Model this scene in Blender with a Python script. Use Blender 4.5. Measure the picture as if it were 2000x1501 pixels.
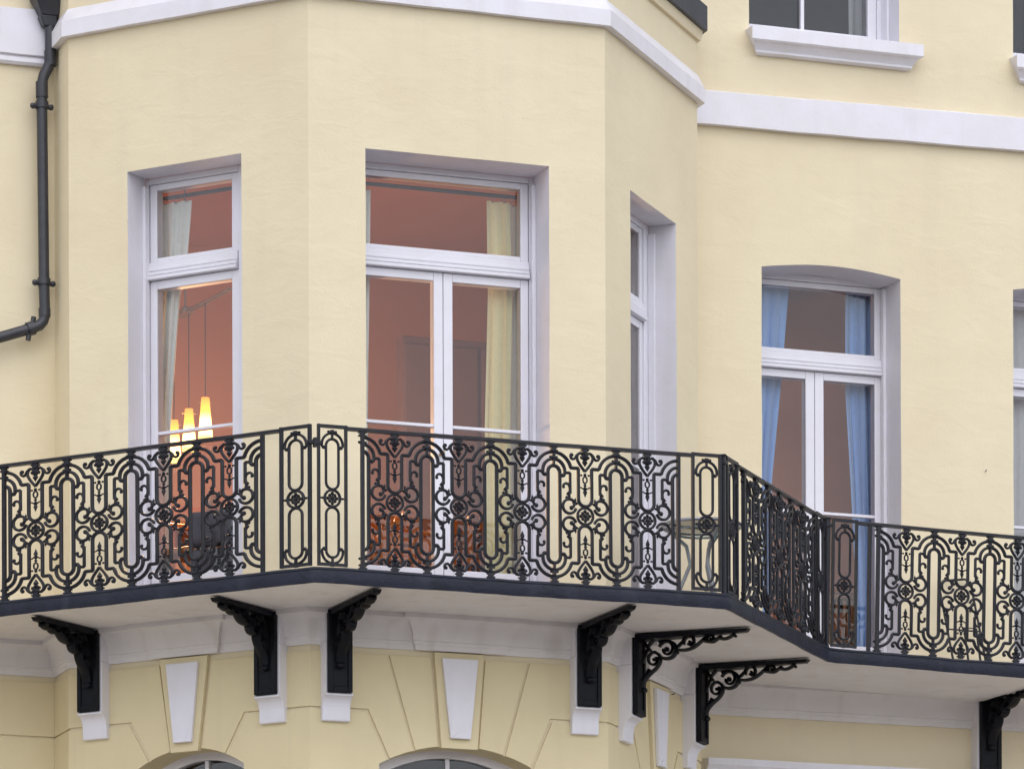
import bpy, bmesh, math, random
from mathutils import Vector, Matrix, noise
random.seed(7)
R_ = math.radians
for o in list(bpy.data.objects): bpy.data.objects.remove(o)
SC = bpy.context.scene
COL = SC.collection

# ------------------------------------------------------------------ camera
YAW, ROLL = R_(19.944), R_(0.1706)
cd = bpy.data.cameras.new('camera'); cam = bpy.data.objects.new('camera', cd); COL.objects.link(cam)
cd.sensor_fit = 'HORIZONTAL'; cd.sensor_width = 36.0; cd.lens = 9258.95 / 2000 * 36
cd.shift_x = -6.3 / 2000; cd.shift_y = 2123.6 / 2000
cd.clip_start = 0.5; cd.clip_end = 2000
cam.matrix_world = (Matrix.Translation((-9.285, -29.463, 1.6)) @ Matrix.Rotation(-YAW, 4, 'Z')
                    @ Matrix.Rotation(R_(90), 4, 'X') @ Matrix.Rotation(-ROLL, 4, 'Z'))
SC.camera = cam

# ------------------------------------------------------------------ sky, sun, exposure
SUN_EL, SUN_AZ = R_(54), R_(187)          # azimuth clockwise from +Y
w = bpy.data.worlds.new('World'); SC.world = w; w.use_nodes = True
nt = w.node_tree; nt.nodes.clear()
sky = nt.nodes.new('ShaderNodeTexSky'); sky.sky_type = 'NISHITA'; sky.sun_disc = False
sky.sun_elevation = SUN_EL; sky.sun_rotation = SUN_AZ
sky.air_density = 1.0; sky.dust_density = 1.6; sky.ozone_density = 2.0
hs = nt.nodes.new('ShaderNodeHueSaturation'); hs.inputs['Saturation'].default_value = 0.42
bg = nt.nodes.new('ShaderNodeBackground'); bg.inputs[1].default_value = 0.15
wo = nt.nodes.new('ShaderNodeOutputWorld')
nt.links.new(sky.outputs[0], hs.inputs['Color']); nt.links.new(hs.outputs[0], bg.inputs[0]); nt.links.new(bg.outputs[0], wo.inputs[0])
sl = bpy.data.lights.new('sun', 'SUN'); sl.energy = 0.6; sl.angle = R_(150); sl.color = (1.0, 0.94, 0.90)
sun = bpy.data.objects.new('sun', sl); COL.objects.link(sun)
sd = Vector((math.sin(SUN_AZ) * math.cos(SUN_EL), math.cos(SUN_AZ) * math.cos(SUN_EL), math.sin(SUN_EL)))
sun.rotation_euler = sd.to_track_quat('Z', 'Y').to_euler(); sun.location = (0, -20, 40)
SC.view_settings.view_transform = 'Standard'; SC.view_settings.look = 'None'
SC.view_settings.exposure = 0.70; SC.view_settings.gamma = 1.0
SC.render.engine = 'CYCLES'
SC.cycles.use_adaptive_sampling = True; SC.cycles.adaptive_threshold = 0.02
SC.cycles.max_bounces = 5; SC.cycles.diffuse_bounces = 3; SC.cycles.glossy_bounces = 2; SC.cycles.transparent_max_bounces = 10
SC.cycles.caustics_reflective = False; SC.cycles.caustics_refractive = False

# ------------------------------------------------------------------ materials
def mat(name, col, rough=0.6, var=0.0, var_col=None, scale=3.0, bump=0.0, bscale=60.0, metal=0.0, spec=0.5, streak=None, bump2=0.0):
    m = bpy.data.materials.new(name); m.use_nodes = True
    n = m.node_tree.nodes; l = m.node_tree.links; b = n['Principled BSDF']
    b.inputs['Roughness'].default_value = rough; b.inputs['Metallic'].default_value = metal
    b.inputs['Specular IOR Level'].default_value = spec
    tc = n.new('ShaderNodeTexCoord'); last = None
    if var > 0:
        nz = n.new('ShaderNodeTexNoise'); nz.inputs['Scale'].default_value = scale; nz.inputs['Detail'].default_value = 4; nz.inputs['Roughness'].default_value = 0.62
        l.new(tc.outputs['Object'], nz.inputs['Vector'])
        rp = n.new('ShaderNodeValToRGB'); rp.color_ramp.elements[0].position = 0.32; rp.color_ramp.elements[1].position = 0.70
        vc = var_col or [c * (1 - var) for c in col]
        rp.color_ramp.elements[0].color = (*vc, 1); rp.color_ramp.elements[1].color = (*col, 1)
        l.new(nz.outputs[0], rp.inputs[0]); last = rp.outputs[0]
        if streak:
            mp = n.new('ShaderNodeMapping'); mp.inputs['Scale'].default_value = (7, 7, 0.5); l.new(tc.outputs['Object'], mp.inputs[0])
            n2 = n.new('ShaderNodeTexNoise'); n2.inputs['Scale'].default_value = 1.0; n2.inputs['Detail'].default_value = 3; l.new(mp.outputs[0], n2.inputs['Vector'])
            r2 = n.new('ShaderNodeValToRGB'); r2.color_ramp.elements[0].position = 0.55; r2.color_ramp.elements[1].position = 0.8
            r2.color_ramp.elements[0].color = (0, 0, 0, 1); r2.color_ramp.elements[1].color = (streak[3],) * 3 + (1,)
            l.new(n2.outputs[0], r2.inputs[0])
            mx = n.new('ShaderNodeMixRGB'); mx.inputs[2].default_value = (*streak[:3], 1)
            l.new(r2.outputs[0], mx.inputs[0]); l.new(last, mx.inputs[1]); last = mx.outputs[0]
        l.new(last, b.inputs['Base Color'])
    else:
        b.inputs['Base Color'].default_value = (*col, 1)
    if bump > 0:
        nb = n.new('ShaderNodeTexNoise'); nb.inputs['Scale'].default_value = bscale; nb.inputs['Detail'].default_value = 2; nb.inputs['Roughness'].default_value = 0.6
        l.new(tc.outputs['Object'], nb.inputs['Vector'])
        bp = n.new('ShaderNodeBump'); bp.inputs['Strength'].default_value = bump; bp.inputs['Distance'].default_value = 0.01
        l.new(nb.outputs[0], bp.inputs['Height']); out = bp
        if bump2 > 0:
            mp2 = n.new('ShaderNodeMapping'); mp2.inputs['Scale'].default_value = (1, 1, 2.2); mp2.inputs['Rotation'].default_value = (0.1, 0.3, 0.2)
            l.new(tc.outputs['Object'], mp2.inputs[0])
            nc = n.new('ShaderNodeTexNoise'); nc.inputs['Scale'].default_value = 3.2; nc.inputs['Detail'].default_value = 3; nc.inputs['Distortion'].default_value = 0.6
            l.new(mp2.outputs[0], nc.inputs['Vector'])
            b2 = n.new('ShaderNodeBump'); b2.inputs['Strength'].default_value = bump2; b2.inputs['Distance'].default_value = 0.03
            l.new(nc.outputs[0], b2.inputs['Height']); l.new(bp.outputs[0], b2.inputs['Normal']); out = b2
        l.new(out.outputs[0], b.inputs['Normal'])
    return m

def glass_mat(name, tint=(1, 1, 1), refl=1.5):
    m = bpy.data.materials.new(name); m.use_nodes = True
    n = m.node_tree.nodes; l = m.node_tree.links; n.clear()
    out = n.new('ShaderNodeOutputMaterial'); mix = n.new('ShaderNodeMixShader')
    tr = n.new('ShaderNodeBsdfTransparent'); tr.inputs[0].default_value = (*tint, 1)
    gl = n.new('ShaderNodeBsdfGlossy'); gl.inputs['Roughness'].default_value = 0.0
    fr = n.new('ShaderNodeFresnel'); fr.inputs['IOR'].default_value = 1.5
    mu = n.new('ShaderNodeMath'); mu.operation = 'MULTIPLY'; mu.inputs[1].default_value = refl; mu.use_clamp = True
    tc = n.new('ShaderNodeTexCoord'); nz = n.new('ShaderNodeTexNoise'); nz.inputs['Scale'].default_value = 2.0
    bp = n.new('ShaderNodeBump'); bp.inputs['Strength'].default_value = 0.03; bp.inputs['Distance'].default_value = 0.02
    l.new(tc.outputs['Object'], nz.inputs['Vector']); l.new(nz.outputs[0], bp.inputs['Height']); l.new(bp.outputs[0], gl.inputs['Normal'])
    l.new(fr.outputs[0], mu.inputs[0]); l.new(mu.outputs[0], mix.inputs[0])
    l.new(tr.outputs[0], mix.inputs[1]); l.new(gl.outputs[0], mix.inputs[2]); l.new(mix.outputs[0], out.inputs[0])
    return m

def cloth_mat(name, col, trans=0.35):
    m = bpy.data.materials.new(name); m.use_nodes = True
    n = m.node_tree.nodes; l = m.node_tree.links; n.clear()
    out = n.new('ShaderNodeOutputMaterial'); mix = n.new('ShaderNodeMixShader'); mix.inputs[0].default_value = trans
    d = n.new('ShaderNodeBsdfDiffuse'); t = n.new('ShaderNodeBsdfTranslucent')
    tc = n.new('ShaderNodeTexCoord'); nz = n.new('ShaderNodeTexNoise'); nz.inputs['Scale'].default_value = 40; nz.inputs['Detail'].default_value = 4
    rp = n.new('ShaderNodeValToRGB'); rp.color_ramp.elements[0].color = (*[c * 0.86 for c in col], 1); rp.color_ramp.elements[1].color = (*col, 1)
    l.new(tc.outputs['Object'], nz.inputs['Vector']); l.new(nz.outputs[0], rp.inputs[0])
    l.new(rp.outputs[0], d.inputs[0]); l.new(rp.outputs[0], t.inputs[0])
    l.new(d.outputs[0], mix.inputs[1]); l.new(t.outputs[0], mix.inputs[2]); l.new(mix.outputs[0], out.inputs[0])
    return m

def lamp_mat(name):
    m = bpy.data.materials.new(name); m.use_nodes = True
    n = m.node_tree.nodes; l = m.node_tree.links; n.clear()
    out = n.new('ShaderNodeOutputMaterial'); em = n.new('ShaderNodeEmission')
    tc = n.new('ShaderNodeTexCoord'); sp = n.new('ShaderNodeSeparateXYZ')
    cr = n.new('ShaderNodeValToRGB'); e = cr.color_ramp.elements
    e[0].position = 0.0; e[0].color = (1.0, 0.62, 0.12, 1)
    e[1].position = 1.0; e[1].color = (0.95, 0.33, 0.05, 1)
    x = e.new(0.20); x.color = (4.2, 2.6, 0.9, 1)
    x = e.new(0.46); x.color = (4.6, 2.4, 0.65, 1)
    x = e.new(0.66); x.color = (1.7, 0.72, 0.08, 1)
    l.new(tc.outputs['Generated'], sp.inputs[0]); l.new(sp.outputs['Z'], cr.inputs[0]); l.new(cr.outputs[0], em.inputs[0])
    em.inputs[1].default_value = 1.0; l.new(em.outputs[0], out.inputs[0])
    return m

M = {}
M['stucco'] = mat('cream_stucco', (0.79, 0.695, 0.488), 0.7, 0.1, (0.735, 0.63, 0.44), 1.1, 0.14, 55, streak=(0.66, 0.58, 0.43, 0.22), bump2=0.19)
M['block'] = mat('cream_block', (0.74, 0.635, 0.40), 0.7, 0.1, (0.69, 0.585, 0.365), 2.0, 0.1, 60, streak=(0.58, 0.49, 0.31, 0.3), bump2=0.09)
M['white'] = mat('white_paint', (0.785, 0.765, 0.835), 0.45, 0.06, (0.73, 0.71, 0.745), 2.5, 0.12, 45, streak=(0.58, 0.555, 0.55, 0.34), bump2=0.08)  # lavender cast of the cool daylight mixed into the white
M['trim'] = mat('white_gloss', (0.785, 0.768, 0.845), 0.32, 0.04, (0.745, 0.73, 0.775), 5, 0.05, 80)  # same lavender light cast put into the gloss white
M['soffit'] = mat('soffit_paint', (0.79, 0.76, 0.765), 0.7, 0.1, (0.70, 0.665, 0.66), 1.5, 0.15, 40, streak=(0.52, 0.46, 0.41, 0.42), bump2=0.12)
M['iron'] = mat('black_iron', (0.0125, 0.0125, 0.019), 0.40, 0.4, (0.007, 0.007, 0.011), 25, 0.2, 120, spec=0.32)
M['iron2'] = mat('black_bracket_iron', (0.0035, 0.0038, 0.0055), 0.45, 0.5, (0.008, 0.009, 0.014), 9, 0.2, 100, spec=0.16)
M['fascia'] = mat('slate_blue_paint', (0.020, 0.023, 0.042), 0.45, 0.4, (0.013, 0.015, 0.026), 6, 0.35, 35, streak=(0.045, 0.05, 0.07, 0.5), spec=0.3)
M['lead'] = mat('lead_sheet', (0.05, 0.053, 0.066), 0.5, 0.3, None, 4, 0.2, 30)
M['pipe'] = mat('black_pipe', (0.022, 0.023, 0.032), 0.38, 0.35, (0.035, 0.036, 0.045), 12, 0.12, 60)
M['glass'] = glass_mat('window_glass', refl=0.75)
M['tglass'] = glass_mat('table_glass', (0.72, 0.85, 0.80), 1.6)
M['terra'] = mat('terracotta_paint', (0.47, 0.215, 0.115), 0.7, 0.08, None, 1.5, 0.05, 60)
M['mauve'] = mat('mauve_brown_paint', (0.66, 0.29, 0.18), 0.7, 0.08, None, 1.5, 0.05, 60)
M['pale'] = mat('pale_grey_room', (0.22, 0.23, 0.28), 0.7, 0.08)
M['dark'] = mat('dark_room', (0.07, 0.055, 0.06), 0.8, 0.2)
M['plum'] = mat('plum_panel', (0.21, 0.115, 0.105), 0.5, 0.15, None, 3)
M['floorb'] = mat('floorboards', (0.22, 0.11, 0.05), 0.5, 0.3, None, 3)
M['cream'] = cloth_mat('cream_curtain', (0.86, 0.86, 0.80), 0.0)
M['yellowc'] = cloth_mat('yellow_curtain', (0.88, 0.85, 0.52), 0.15)
M['blue'] = cloth_mat('blue_curtain', (0.36, 0.56, 0.95), 0.1)
M['voile'] = cloth_mat('grey_voile', (0.85, 0.87, 0.89), 0.3)
M['wood'] = mat('orange_wood', (0.52, 0.17, 0.03), 0.35, 0.35, (0.33, 0.09, 0.015), 9, 0.1, 30)
M['wood2'] = mat('brown_wicker', (0.30, 0.15, 0.07), 0.6, 0.4, None, 20, 0.4, 90)
M['cushion'] = mat('dark_cushion', (0.06, 0.055, 0.07), 0.8, 0.3, None, 12)
M['lamp'] = lamp_mat('lit_amber_glass')
M['brass'] = mat('brass', (0.55, 0.42, 0.2), 0.35, metal=1.0)
M['steel'] = mat('grey_steel', (0.32, 0.33, 0.35), 0.4, metal=0.8)
M['red'] = mat('red_glass', (0.65, 0.02, 0.04), 0.2)
M['asphalt'] = mat('asphalt', (0.06, 0.06, 0.062), 0.9, 0.3, None, 4, 0.5, 90)
M['paving'] = mat('paving', (0.42, 0.39, 0.36), 0.8, 0.25, None, 2, 0.3, 60)
M['kerb'] = mat('kerb_granite', (0.30, 0.29, 0.28), 0.8, 0.25, None, 9, 0.3, 60)

# ------------------------------------------------------------------ builders
class MB:
    def __init__(s): s.v = []; s.f = []
    def quad(s, a, b, c, d):
        i = len(s.v); s.v += [a, b, c, d]; s.f.append((i, i + 1, i + 2, i + 3))
    def hexa(s, p):                       # 8 points: bottom ring then top ring
        i = len(s.v); s.v += p
        for q in ((0, 1, 2, 3), (4, 5, 6, 7), (0, 1, 5, 4), (1, 2, 6, 5), (2, 3, 7, 6), (3, 0, 4, 7)): s.f.append(tuple(i + k for k in q))
    def box(s, x0, x1, y0, y1, z0, z1, fn=None):
        p = [(x0, y0, z0), (x1, y0, z0), (x1, y1, z0), (x0, y1, z0), (x0, y0, z1), (x1, y0, z1), (x1, y1, z1), (x0, y1, z1)]
        s.hexa([fn(*q) for q in p] if fn else p)
    def prism(s, poly, y0, y1, fn):       # poly of (x,z)
        i = len(s.v); n = len(poly)
        s.v += [fn(x, y0, z) for x, z in poly] + [fn(x, y1, z) for x, z in poly]
        s.f.append(tuple(range(i, i + n))); s.f.append(tuple(range(i + n, i + 2 * n)))
        for k in range(n): s.f.append((i + k, i + (k + 1) % n, i + n + (k + 1) % n, i + n + k))
    def tube2(s, pts, r, ry=None, closed=False, sides=6, y=0.0):   # planar tube in local XZ
        ry = ry or r; n = len(pts); i0 = len(s.v)
        for k in range(n):
            a = pts[(k - 1) % n] if (closed or k > 0) else pts[k]
            b = pts[(k + 1) % n] if (closed or k < n - 1) else pts[k]
            tx, tz = b[0] - a[0], b[1] - a[1]; L = math.hypot(tx, tz) or 1; tx /= L; tz /= L
            for j in range(sides):
                an = 2 * math.pi * (j + 0.5) / sides; c, d = math.cos(an) * r, math.sin(an) * ry
                s.v.append((pts[k][0] - tz * c, y + d, pts[k][1] + tx * c))
        for k in range(n if closed else n - 1):
            for j in range(sides):
                a = i0 + k * sides; b = i0 + ((k + 1) % n) * sides
                s.f.append((a + j, a + (j + 1) % sides, b + (j + 1) % sides, b + j))
        if not closed:
            s.f.append(tuple(i0 + j for j in range(sides))); s.f.append(tuple(i0 + (n - 1) * sides + j for j in range(sides)))
    def tube3(s, pts, r, sides=10):
        P = [Vector(p) for p in pts]; i0 = len(s.v); n = len(P); up = None
        rr = r if isinstance(r, (list, tuple)) else [r] * n
        for k in range(n):
            t = (P[min(k + 1, n - 1)] - P[max(k - 1, 0)]).normalized()
            if up is None: up = t.orthogonal().normalized()
            up = (up - t * up.dot(t)).normalized(); sd_ = t.cross(up)
            for j in range(sides):
                an = 2 * math.pi * j / sides; s.v.append(tuple(P[k] + up * math.cos(an) * rr[k] + sd_ * math.sin(an) * rr[k]))
        for k in range(n - 1):
            for j in range(sides):
                a = i0 + k * sides; b = a + sides
                s.f.append((a + j, a + (j + 1) % sides, b + (j + 1) % sides, b + j))
        s.f.append(tuple(i0 + j for j in range(sides))); s.f.append(tuple(i0 + (n - 1) * sides + j for j in range(sides)))
    def ball(s, x, z, r, y=0.0, sx=1, sz=1, sy=1, n=8, m=4):
        i0 = len(s.v); s.v.append((x, y, z - r * sz))
        for k in range(1, m):
            ph = -math.pi / 2 + math.pi * k / m
            for j in range(n):
                a = 2 * math.pi * j / n; s.v.append((x + r * sx * math.cos(ph) * math.cos(a), y + r * sy * math.cos(ph) * math.sin(a), z + r * sz * math.sin(ph)))
        s.v.append((x, y, z + r * sz)); top = len(s.v) - 1
        for j in range(n):
            s.f.append((i0, i0 + 1 + (j + 1) % n, i0 + 1 + j)); b = i0 + 1 + (m - 2) * n
            s.f.append((top, b + j, b + (j + 1) % n))
        for k in range(m - 2):
            for j in range(n):
                a = i0 + 1 + k * n; s.f.append((a + j, a + (j + 1) % n, a + n + (j + 1) % n, a + n + j))
    def mesh(s, name, m, smooth=False, angle=None):
        me = bpy.data.meshes.new(name); me.from_pydata(s.v, [], s.f)
        bm = bmesh.new(); bm.from_mesh(me); bmesh.ops.recalc_face_normals(bm, faces=bm.faces); bm.to_mesh(me); bm.free()
        me.materials.append(M[m])
        if smooth:
            me.polygons.foreach_set('use_smooth', [True] * len(me.polygons))
            if angle: me.set_sharp_from_angle(angle=R_(angle))
        return me
    def build(s, name, m, parent=None, smooth=False, angle=40, **tags):
        return link(name, s.mesh(name, m, smooth, angle), parent, **tags)

def link(name, me, parent=None, label=None, cat=None, group=None, kind=None):
    o = bpy.data.objects.new(name, me); COL.objects.link(o)
    if parent: o.parent = parent
    if label: o['label'] = label
    if cat: o['category'] = cat
    if group: o['group'] = group
    if kind: o['kind'] = kind
    return o
def thing(name, label, cat, loc=(0, 0, 0), rz=0, group=None):
    o = link(name, None, None, label, cat, group); o.location = loc; o.rotation_euler = (0, 0, rz); o.empty_display_size = 0.2
    return o
def bevel(o, wdt=0.004, seg=2):
    b = o.modifiers.new('bevel', 'BEVEL'); b.width = wdt; b.segments = seg; b.limit_method = 'ANGLE'; b.angle_limit = R_(35); return o

AL = R_(48.7)
class Fr:                                 # a vertical face: s along it, o outward, z up
    def __init__(f, ox, oy, ang, nx, ny, seed=0):
        f.o = (ox, oy); f.u = (math.cos(ang), math.sin(ang)); f.n = (nx, ny); f.seed = seed; f.ends = []
    def p(f, s, o, z): return (f.o[0] + f.u[0] * s + f.n[0] * o, f.o[1] + f.u[1] * s + f.n[1] * o, z)
    def j(f, s, z, o=0):                  # hand-trowelled unevenness
        q = Vector((s, z, f.seed * 7.3))
        ds = 0.0022 * noise.noise(q * 3.1 + Vector((9, 0, 0))); dz = 0.0022 * noise.noise(q * 3.1 + Vector((0, 5, 0)))
        do = 0.004 * noise.noise(q * 1.3) + 0.0012 * noise.noise(q * 5)
        k = min([1.0] + [abs(s - e) / 0.15 for e in f.ends])
        return f.p(s + ds * k, o + do * k, z + dz * k)
L2, L1 = 2.07, 1.875
YM = 1.80
F1 = Fr(0, 0, math.pi - AL, -math.sin(AL), -math.cos(AL), 1)
F2 = Fr(0, 0, 0, 0, -1, 2)
F3 = Fr(L2, 0, AL, math.sin(AL), -math.cos(AL), 3)
FM = Fr(0, YM, 0, 0, -1, 4)
E1 = F1.p(L1, 0, 0)[:2]; E3 = F3.p(L1, 0, 0)[:2]
FRL = Fr(E1[0], E1[1], math.pi / 2, -1, 0, 5)      # short return, left
FRR = Fr(E3[0], E3[1], math.pi / 2, 1, 0, 6)       # short return, right
RET = YM - E1[1]
F1.ends = F3.ends = [0, L1]; F2.ends = [0, L2]; FRL.ends = FRR.ends = [0, RET]; FM.ends = [E1[0], E3[0]]

def breaks(vals, step):
    vals = sorted(set(round(v, 4) for v in vals)); out = []
    for a, b in zip(vals, vals[1:]):
        n = max(1, int(math.ceil((b - a) / step)))
        out += [a + (b - a) * k / n for k in range(n)]
    return out + [vals[-1]]
def arch_z(op, s):                        # z of the head at s
    if not op.get('rise'): return op['z1']
    c = (op['s0'] + op['s1']) / 2; h = (op['s1'] - op['s0']) / 2; r = op['rise']
    Rr = (h * h + r * r) / (2 * r)
    return op['z1'] - Rr + math.sqrt(max(Rr * Rr - (s - c) ** 2, 0))
def wall(fr, s0, s1, z0, z1, ops, parent, m='stucco'):
    sb = [s0, s1]; zb = [z0, z1]
    for op in ops:
        sb += [op['s0'], op['s1']]; zb += [op['z0'], op['z1']]
        if op.get('rise'): sb += [op['s0'] + (op['s1'] - op['s0']) * k / 20 for k in range(21)]
    sb = breaks(sb, 0.16); zb = breaks(zb, 0.16)
    mb = MB(); idx = {}
    def vid(s, z):
        k = (round(s, 4), round(z, 4))
        if k not in idx: idx[k] = len(mb.v); mb.v.append(fr.j(s, z))
        return idx[k]
    for a, b in zip(sb, sb[1:]):
        for c, d in zip(zb, zb[1:]):
            mS, mZ = (a + b) / 2, (c + d) / 2
            if any(op['s0'] < mS < op['s1'] and op['z0'] < mZ < op['z1'] for op in ops): continue
            mb.f.append((vid(a, c), vid(b, c), vid(b, d), vid(a, d)))
        for op in ops:
            if op.get('rise') and op['s0'] < (a + b) / 2 < op['s1']:
                za, zb_ = arch_z(op, a), arch_z(op, b)
                mb.f.append((vid(a, za), vid(b, zb_), vid(b, op['z1']), vid(a, op['z1'])))
    return mb.build('wall', m, parent, smooth=True, angle=30)
def reveal(fr, op, d, parent, sill=False):
    mb = MB(); n = 24
    path = [(op['s0'], op['z0'] + (arch_z(op, op['s0']) - op['z0']) * k / n) for k in range(n + 1)]
    path += [(op['s0'] + (op['s1'] - op['s0']) * k / n, arch_z(op, op['s0'] + (op['s1'] - op['s0']) * k / n)) for k in range(1, n + 1)]
    path += [(op['s1'], arch_z(op, op['s1']) + (op['z0'] - arch_z(op, op['s1'])) * k / n) for k in range(1, n + 1)]
    for (a, c), (b, e) in zip(path, path[1:]):
        mb.quad(fr.j(a, c), fr.j(b, e), fr.p(b, -d, e), fr.p(a, -d, c))
    if sill: mb.quad(fr.j(op['s0'], op['z0']), fr.j(op['s1'], op['z0']), fr.p(op['s1'], -d, op['z0']), fr.p(op['s0'], -d, op['z0']))
    return mb.build('window_reveal', 'white', parent, smooth=True, angle=30)

def offset_path(path, o, side=1):
    """mitred offset of an open plan polyline; outward is to the right of travel"""
    out = []; n = len(path)
    for i in range(n):
        ns = []
        for a, b in ((i - 1, i), (i, i + 1)):
            if a < 0 or b >= n: continue
            dx, dy = path[b][0] - path[a][0], path[b][1] - path[a][1]; L = math.hypot(dx, dy)
            ns.append((dy / L, -dx / L))
        if len(ns) == 1: nx, ny = ns[0]; k = 1
        else:
            nx, ny = ns[0][0] + ns[1][0], ns[0][1] + ns[1][1]; L = math.hypot(nx, ny); nx /= L; ny /= L
            k = 1 / max(nx * ns[0][0] + ny * ns[0][1], 0.2)
        out.append((path[i][0] + nx * o * k, path[i][1] + ny * o * k))
    return out
def subdiv(path, step):
    out = []
    for a, b in zip(path, path[1:]):
        n = max(1, int(math.hypot(b[0] - a[0], b[1] - a[1]) / step))
        out += [(a[0] + (b[0] - a[0]) * k / n, a[1] + (b[1] - a[1]) * k / n) for k in range(n)]
    return out + [path[-1]]
def sweep(path, prof, wob=0.0, sag=None, close=True, step=None):
    mb = MB(); offs = {}
    rows = []
    for (o, z) in prof:
        q = offset_path(path, o)
        row = []
        if step:
            q2 = []
            for a, b, a0, b0 in zip(q, q[1:], path, path[1:]):
                n = max(1, int(math.hypot(b0[0] - a0[0], b0[1] - a0[1]) / step))
                q2 += [(a[0] + (b[0] - a[0]) * k / n, a[1] + (b[1] - a[1]) * k / n) for k in range(n)]
            q = q2 + [q[-1]]
        for k, (x, y) in enumerate(q):
            dz = wob * noise.noise(Vector((x * 2.3, y * 2.3, z * 9))) + wob * 0.7 * noise.noise(Vector((x * 9, y * 9, z * 5)))
            dzs = sag(x, y) if sag else 0
            row.append((x, y, z + dz + dzs))
        rows.append(row)
    n = len(rows[0])
    for r in rows: mb.v += r
    m = len(rows)
    for a in range(m if close else m - 1):
        b = (a + 1) % m
        for k in range(n - 1): mb.f.append((a * n + k, a * n + k + 1, b * n + k + 1, b * n + k))
    if close:
        mb.f.append(tuple(a * n for a in range(m))); mb.f.append(tuple(a * n + n - 1 for a in range(m)))
    return mb

# ------------------------------------------------------------------ ground
g = MB(); g.quad((-600, -600, 0), (600, -600, 0), (600, 600, 0), (-600, 600, 0)); g.build('ground', 'asphalt', kind='structure')
g = MB(); g.box(-60, 60, -18.0, 6, 0.002, 0.13); g.build('pavement', 'paving', kind='structure')  # unseen; widened and paled to bounce light onto walls and soffit
g = MB()
for k in range(60):
    g.box(-60 + k * 2.0 + 0.01, -60 + k * 2.0 + 1.99, -18.2, -18.005, 0.001, 0.136)
g.build('kerb', 'kerb', kind='structure')

# ------------------------------------------------------------------ the house
H = thing('terraced_house', 'cream stucco house with canted bay, white window surrounds and white string course', 'house')
ZH, ZS = 10.255, 7.30          # head of the openings, balcony floor level
op1 = dict(s0=0.512, s1=1.405, z0=7.30, z1=ZH)
op2 = dict(s0=0.392, s1=1.672, z0=7.30, z1=ZH)
op3 = dict(s0=0.490, s1=1.420, z0=7.30, z1=ZH)
opR = dict(s0=3.960, s1=5.050, z0=7.30, z1=10.262, rise=0.048)
opR2 = dict(s0=5.950, s1=7.040, z0=7.30, z1=10.262, rise=0.048)
opU = dict(s0=3.870, s1=5.045, z0=11.90, z1=13.55)
opU2 = dict(s0=5.955, s1=7.130, z0=11.90, z1=13.55)
ar2 = dict(s0=0.47, s1=1.57, z0=4.2, z1=6.378, rise=0.140)
ar1 = dict(s0=0.50, s1=1.36, z0=4.2, z1=6.385, rise=0.130)
ar3 = dict(s0=0.50, s1=1.36, z0=4.2, z1=6.385, rise=0.130)
opG = dict(s0=3.75, s1=5.35, z0=0.2, z1=6.15)
ZT = 11.72
wall(F1, 0, L1, 0.13, ZT, [op1, ar1], H)
wall(F2, 0, L2, 0.13, ZT, [op2, ar2], H)
wall(F3, 0, L1, 0.13, ZT, [op3, ar3], H)
wall(FRL, 0, RET, 0.13, ZT, [], H)
wall(FRR, 0, RET, 0.13, ZT, [], H)
wall(FM, -5.0, E1[0], 0.13, 14.2, [], H)
wall(FM, E1[0], E3[0], 11.4, 14.2, [], H)
wall(FM, E3[0], 9.0, 0.13, 14.2, [opR, opR2, opU, opU2, opG], H)
D1, D2, D3, DM = 0.22, 0.30, 0.20, 0.29
for fr, op, d in ((F1, op1, D1), (F2, op2, D2), (F3, op3, D3), (FM, opR, DM), (FM, opR2, DM)): reveal(fr, op, d, H)
for op in (opU, opU2): reveal(FM, op, 0.26, H, True)
for fr, op in ((F1, ar1), (F2, ar2), (F3, ar3)):
    r = reveal(fr, op, 0.20, H); r.data.materials[0] = M['block']
reveal(FM, opG, 0.3, H)

# flat lead roof of the bay
g = MB(); pl = offset_path([(E1[0], YM), E1, (0, 0), (L2, 0), E3, (E3[0], YM)], 0.07)
g.v += [(x, y, ZT) for x, y in pl] + [(x, y, ZT + 0.17) for x, y in pl]
n = len(pl); g.f += [tuple(range(n)), tuple(range(n, 2 * n))] + [(k, (k + 1) % n, n + (k + 1) % n, n + k) for k in range(n)]
g.build('bay_roof', 'lead', H)
sweep([(E1[0], YM), E1, (0, 0), (L2, 0), E3, (E3[0], YM)], [(0.0, ZT - 0.07), (0.025, ZT - 0.07), (0.04, ZT - 0.003), (0.0, ZT - 0.003)]).build('roof_moulding', 'stucco', H)

# string courses
bayp = [(E1[0], YM), E1, (0, 0), (L2, 0), E3, (E3[0], YM)]
sweep(bayp, [(-0.01, 11.212), (0.052, 11.212), (0.052, 11.318), (0.045, 11.324), (0.006, 11.405), (-0.01, 11.405)], wob=0.0035, step=0.12).build('string_course', 'white', H, smooth=True, angle=35)
sweep([(E3[0] + 0.003, YM), (9.0, YM)], [(-0.01, 11.175), (0.055, 11.175), (0.055, 11.41), (0.046, 11.418), (-0.01, 11.43)], wob=0.004, step=0.12,
      sag=lambda x, y: (x - 3.4) * 0.016).build('string_course', 'white', H, smooth=True, angle=35)
sweep([(-5.0, YM), (E1[0] - 0.003, YM)], [(-0.01, 11.115), (0.03, 11.115), (0.045, 11.13), (0.045, 11.155), (0.035, 11.172), (0.06, 11.178), (0.06, 11.485), (-0.01, 11.50)], wob=0.004, step=0.12).build('string_course', 'white', H, smooth=True, angle=35)

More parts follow.
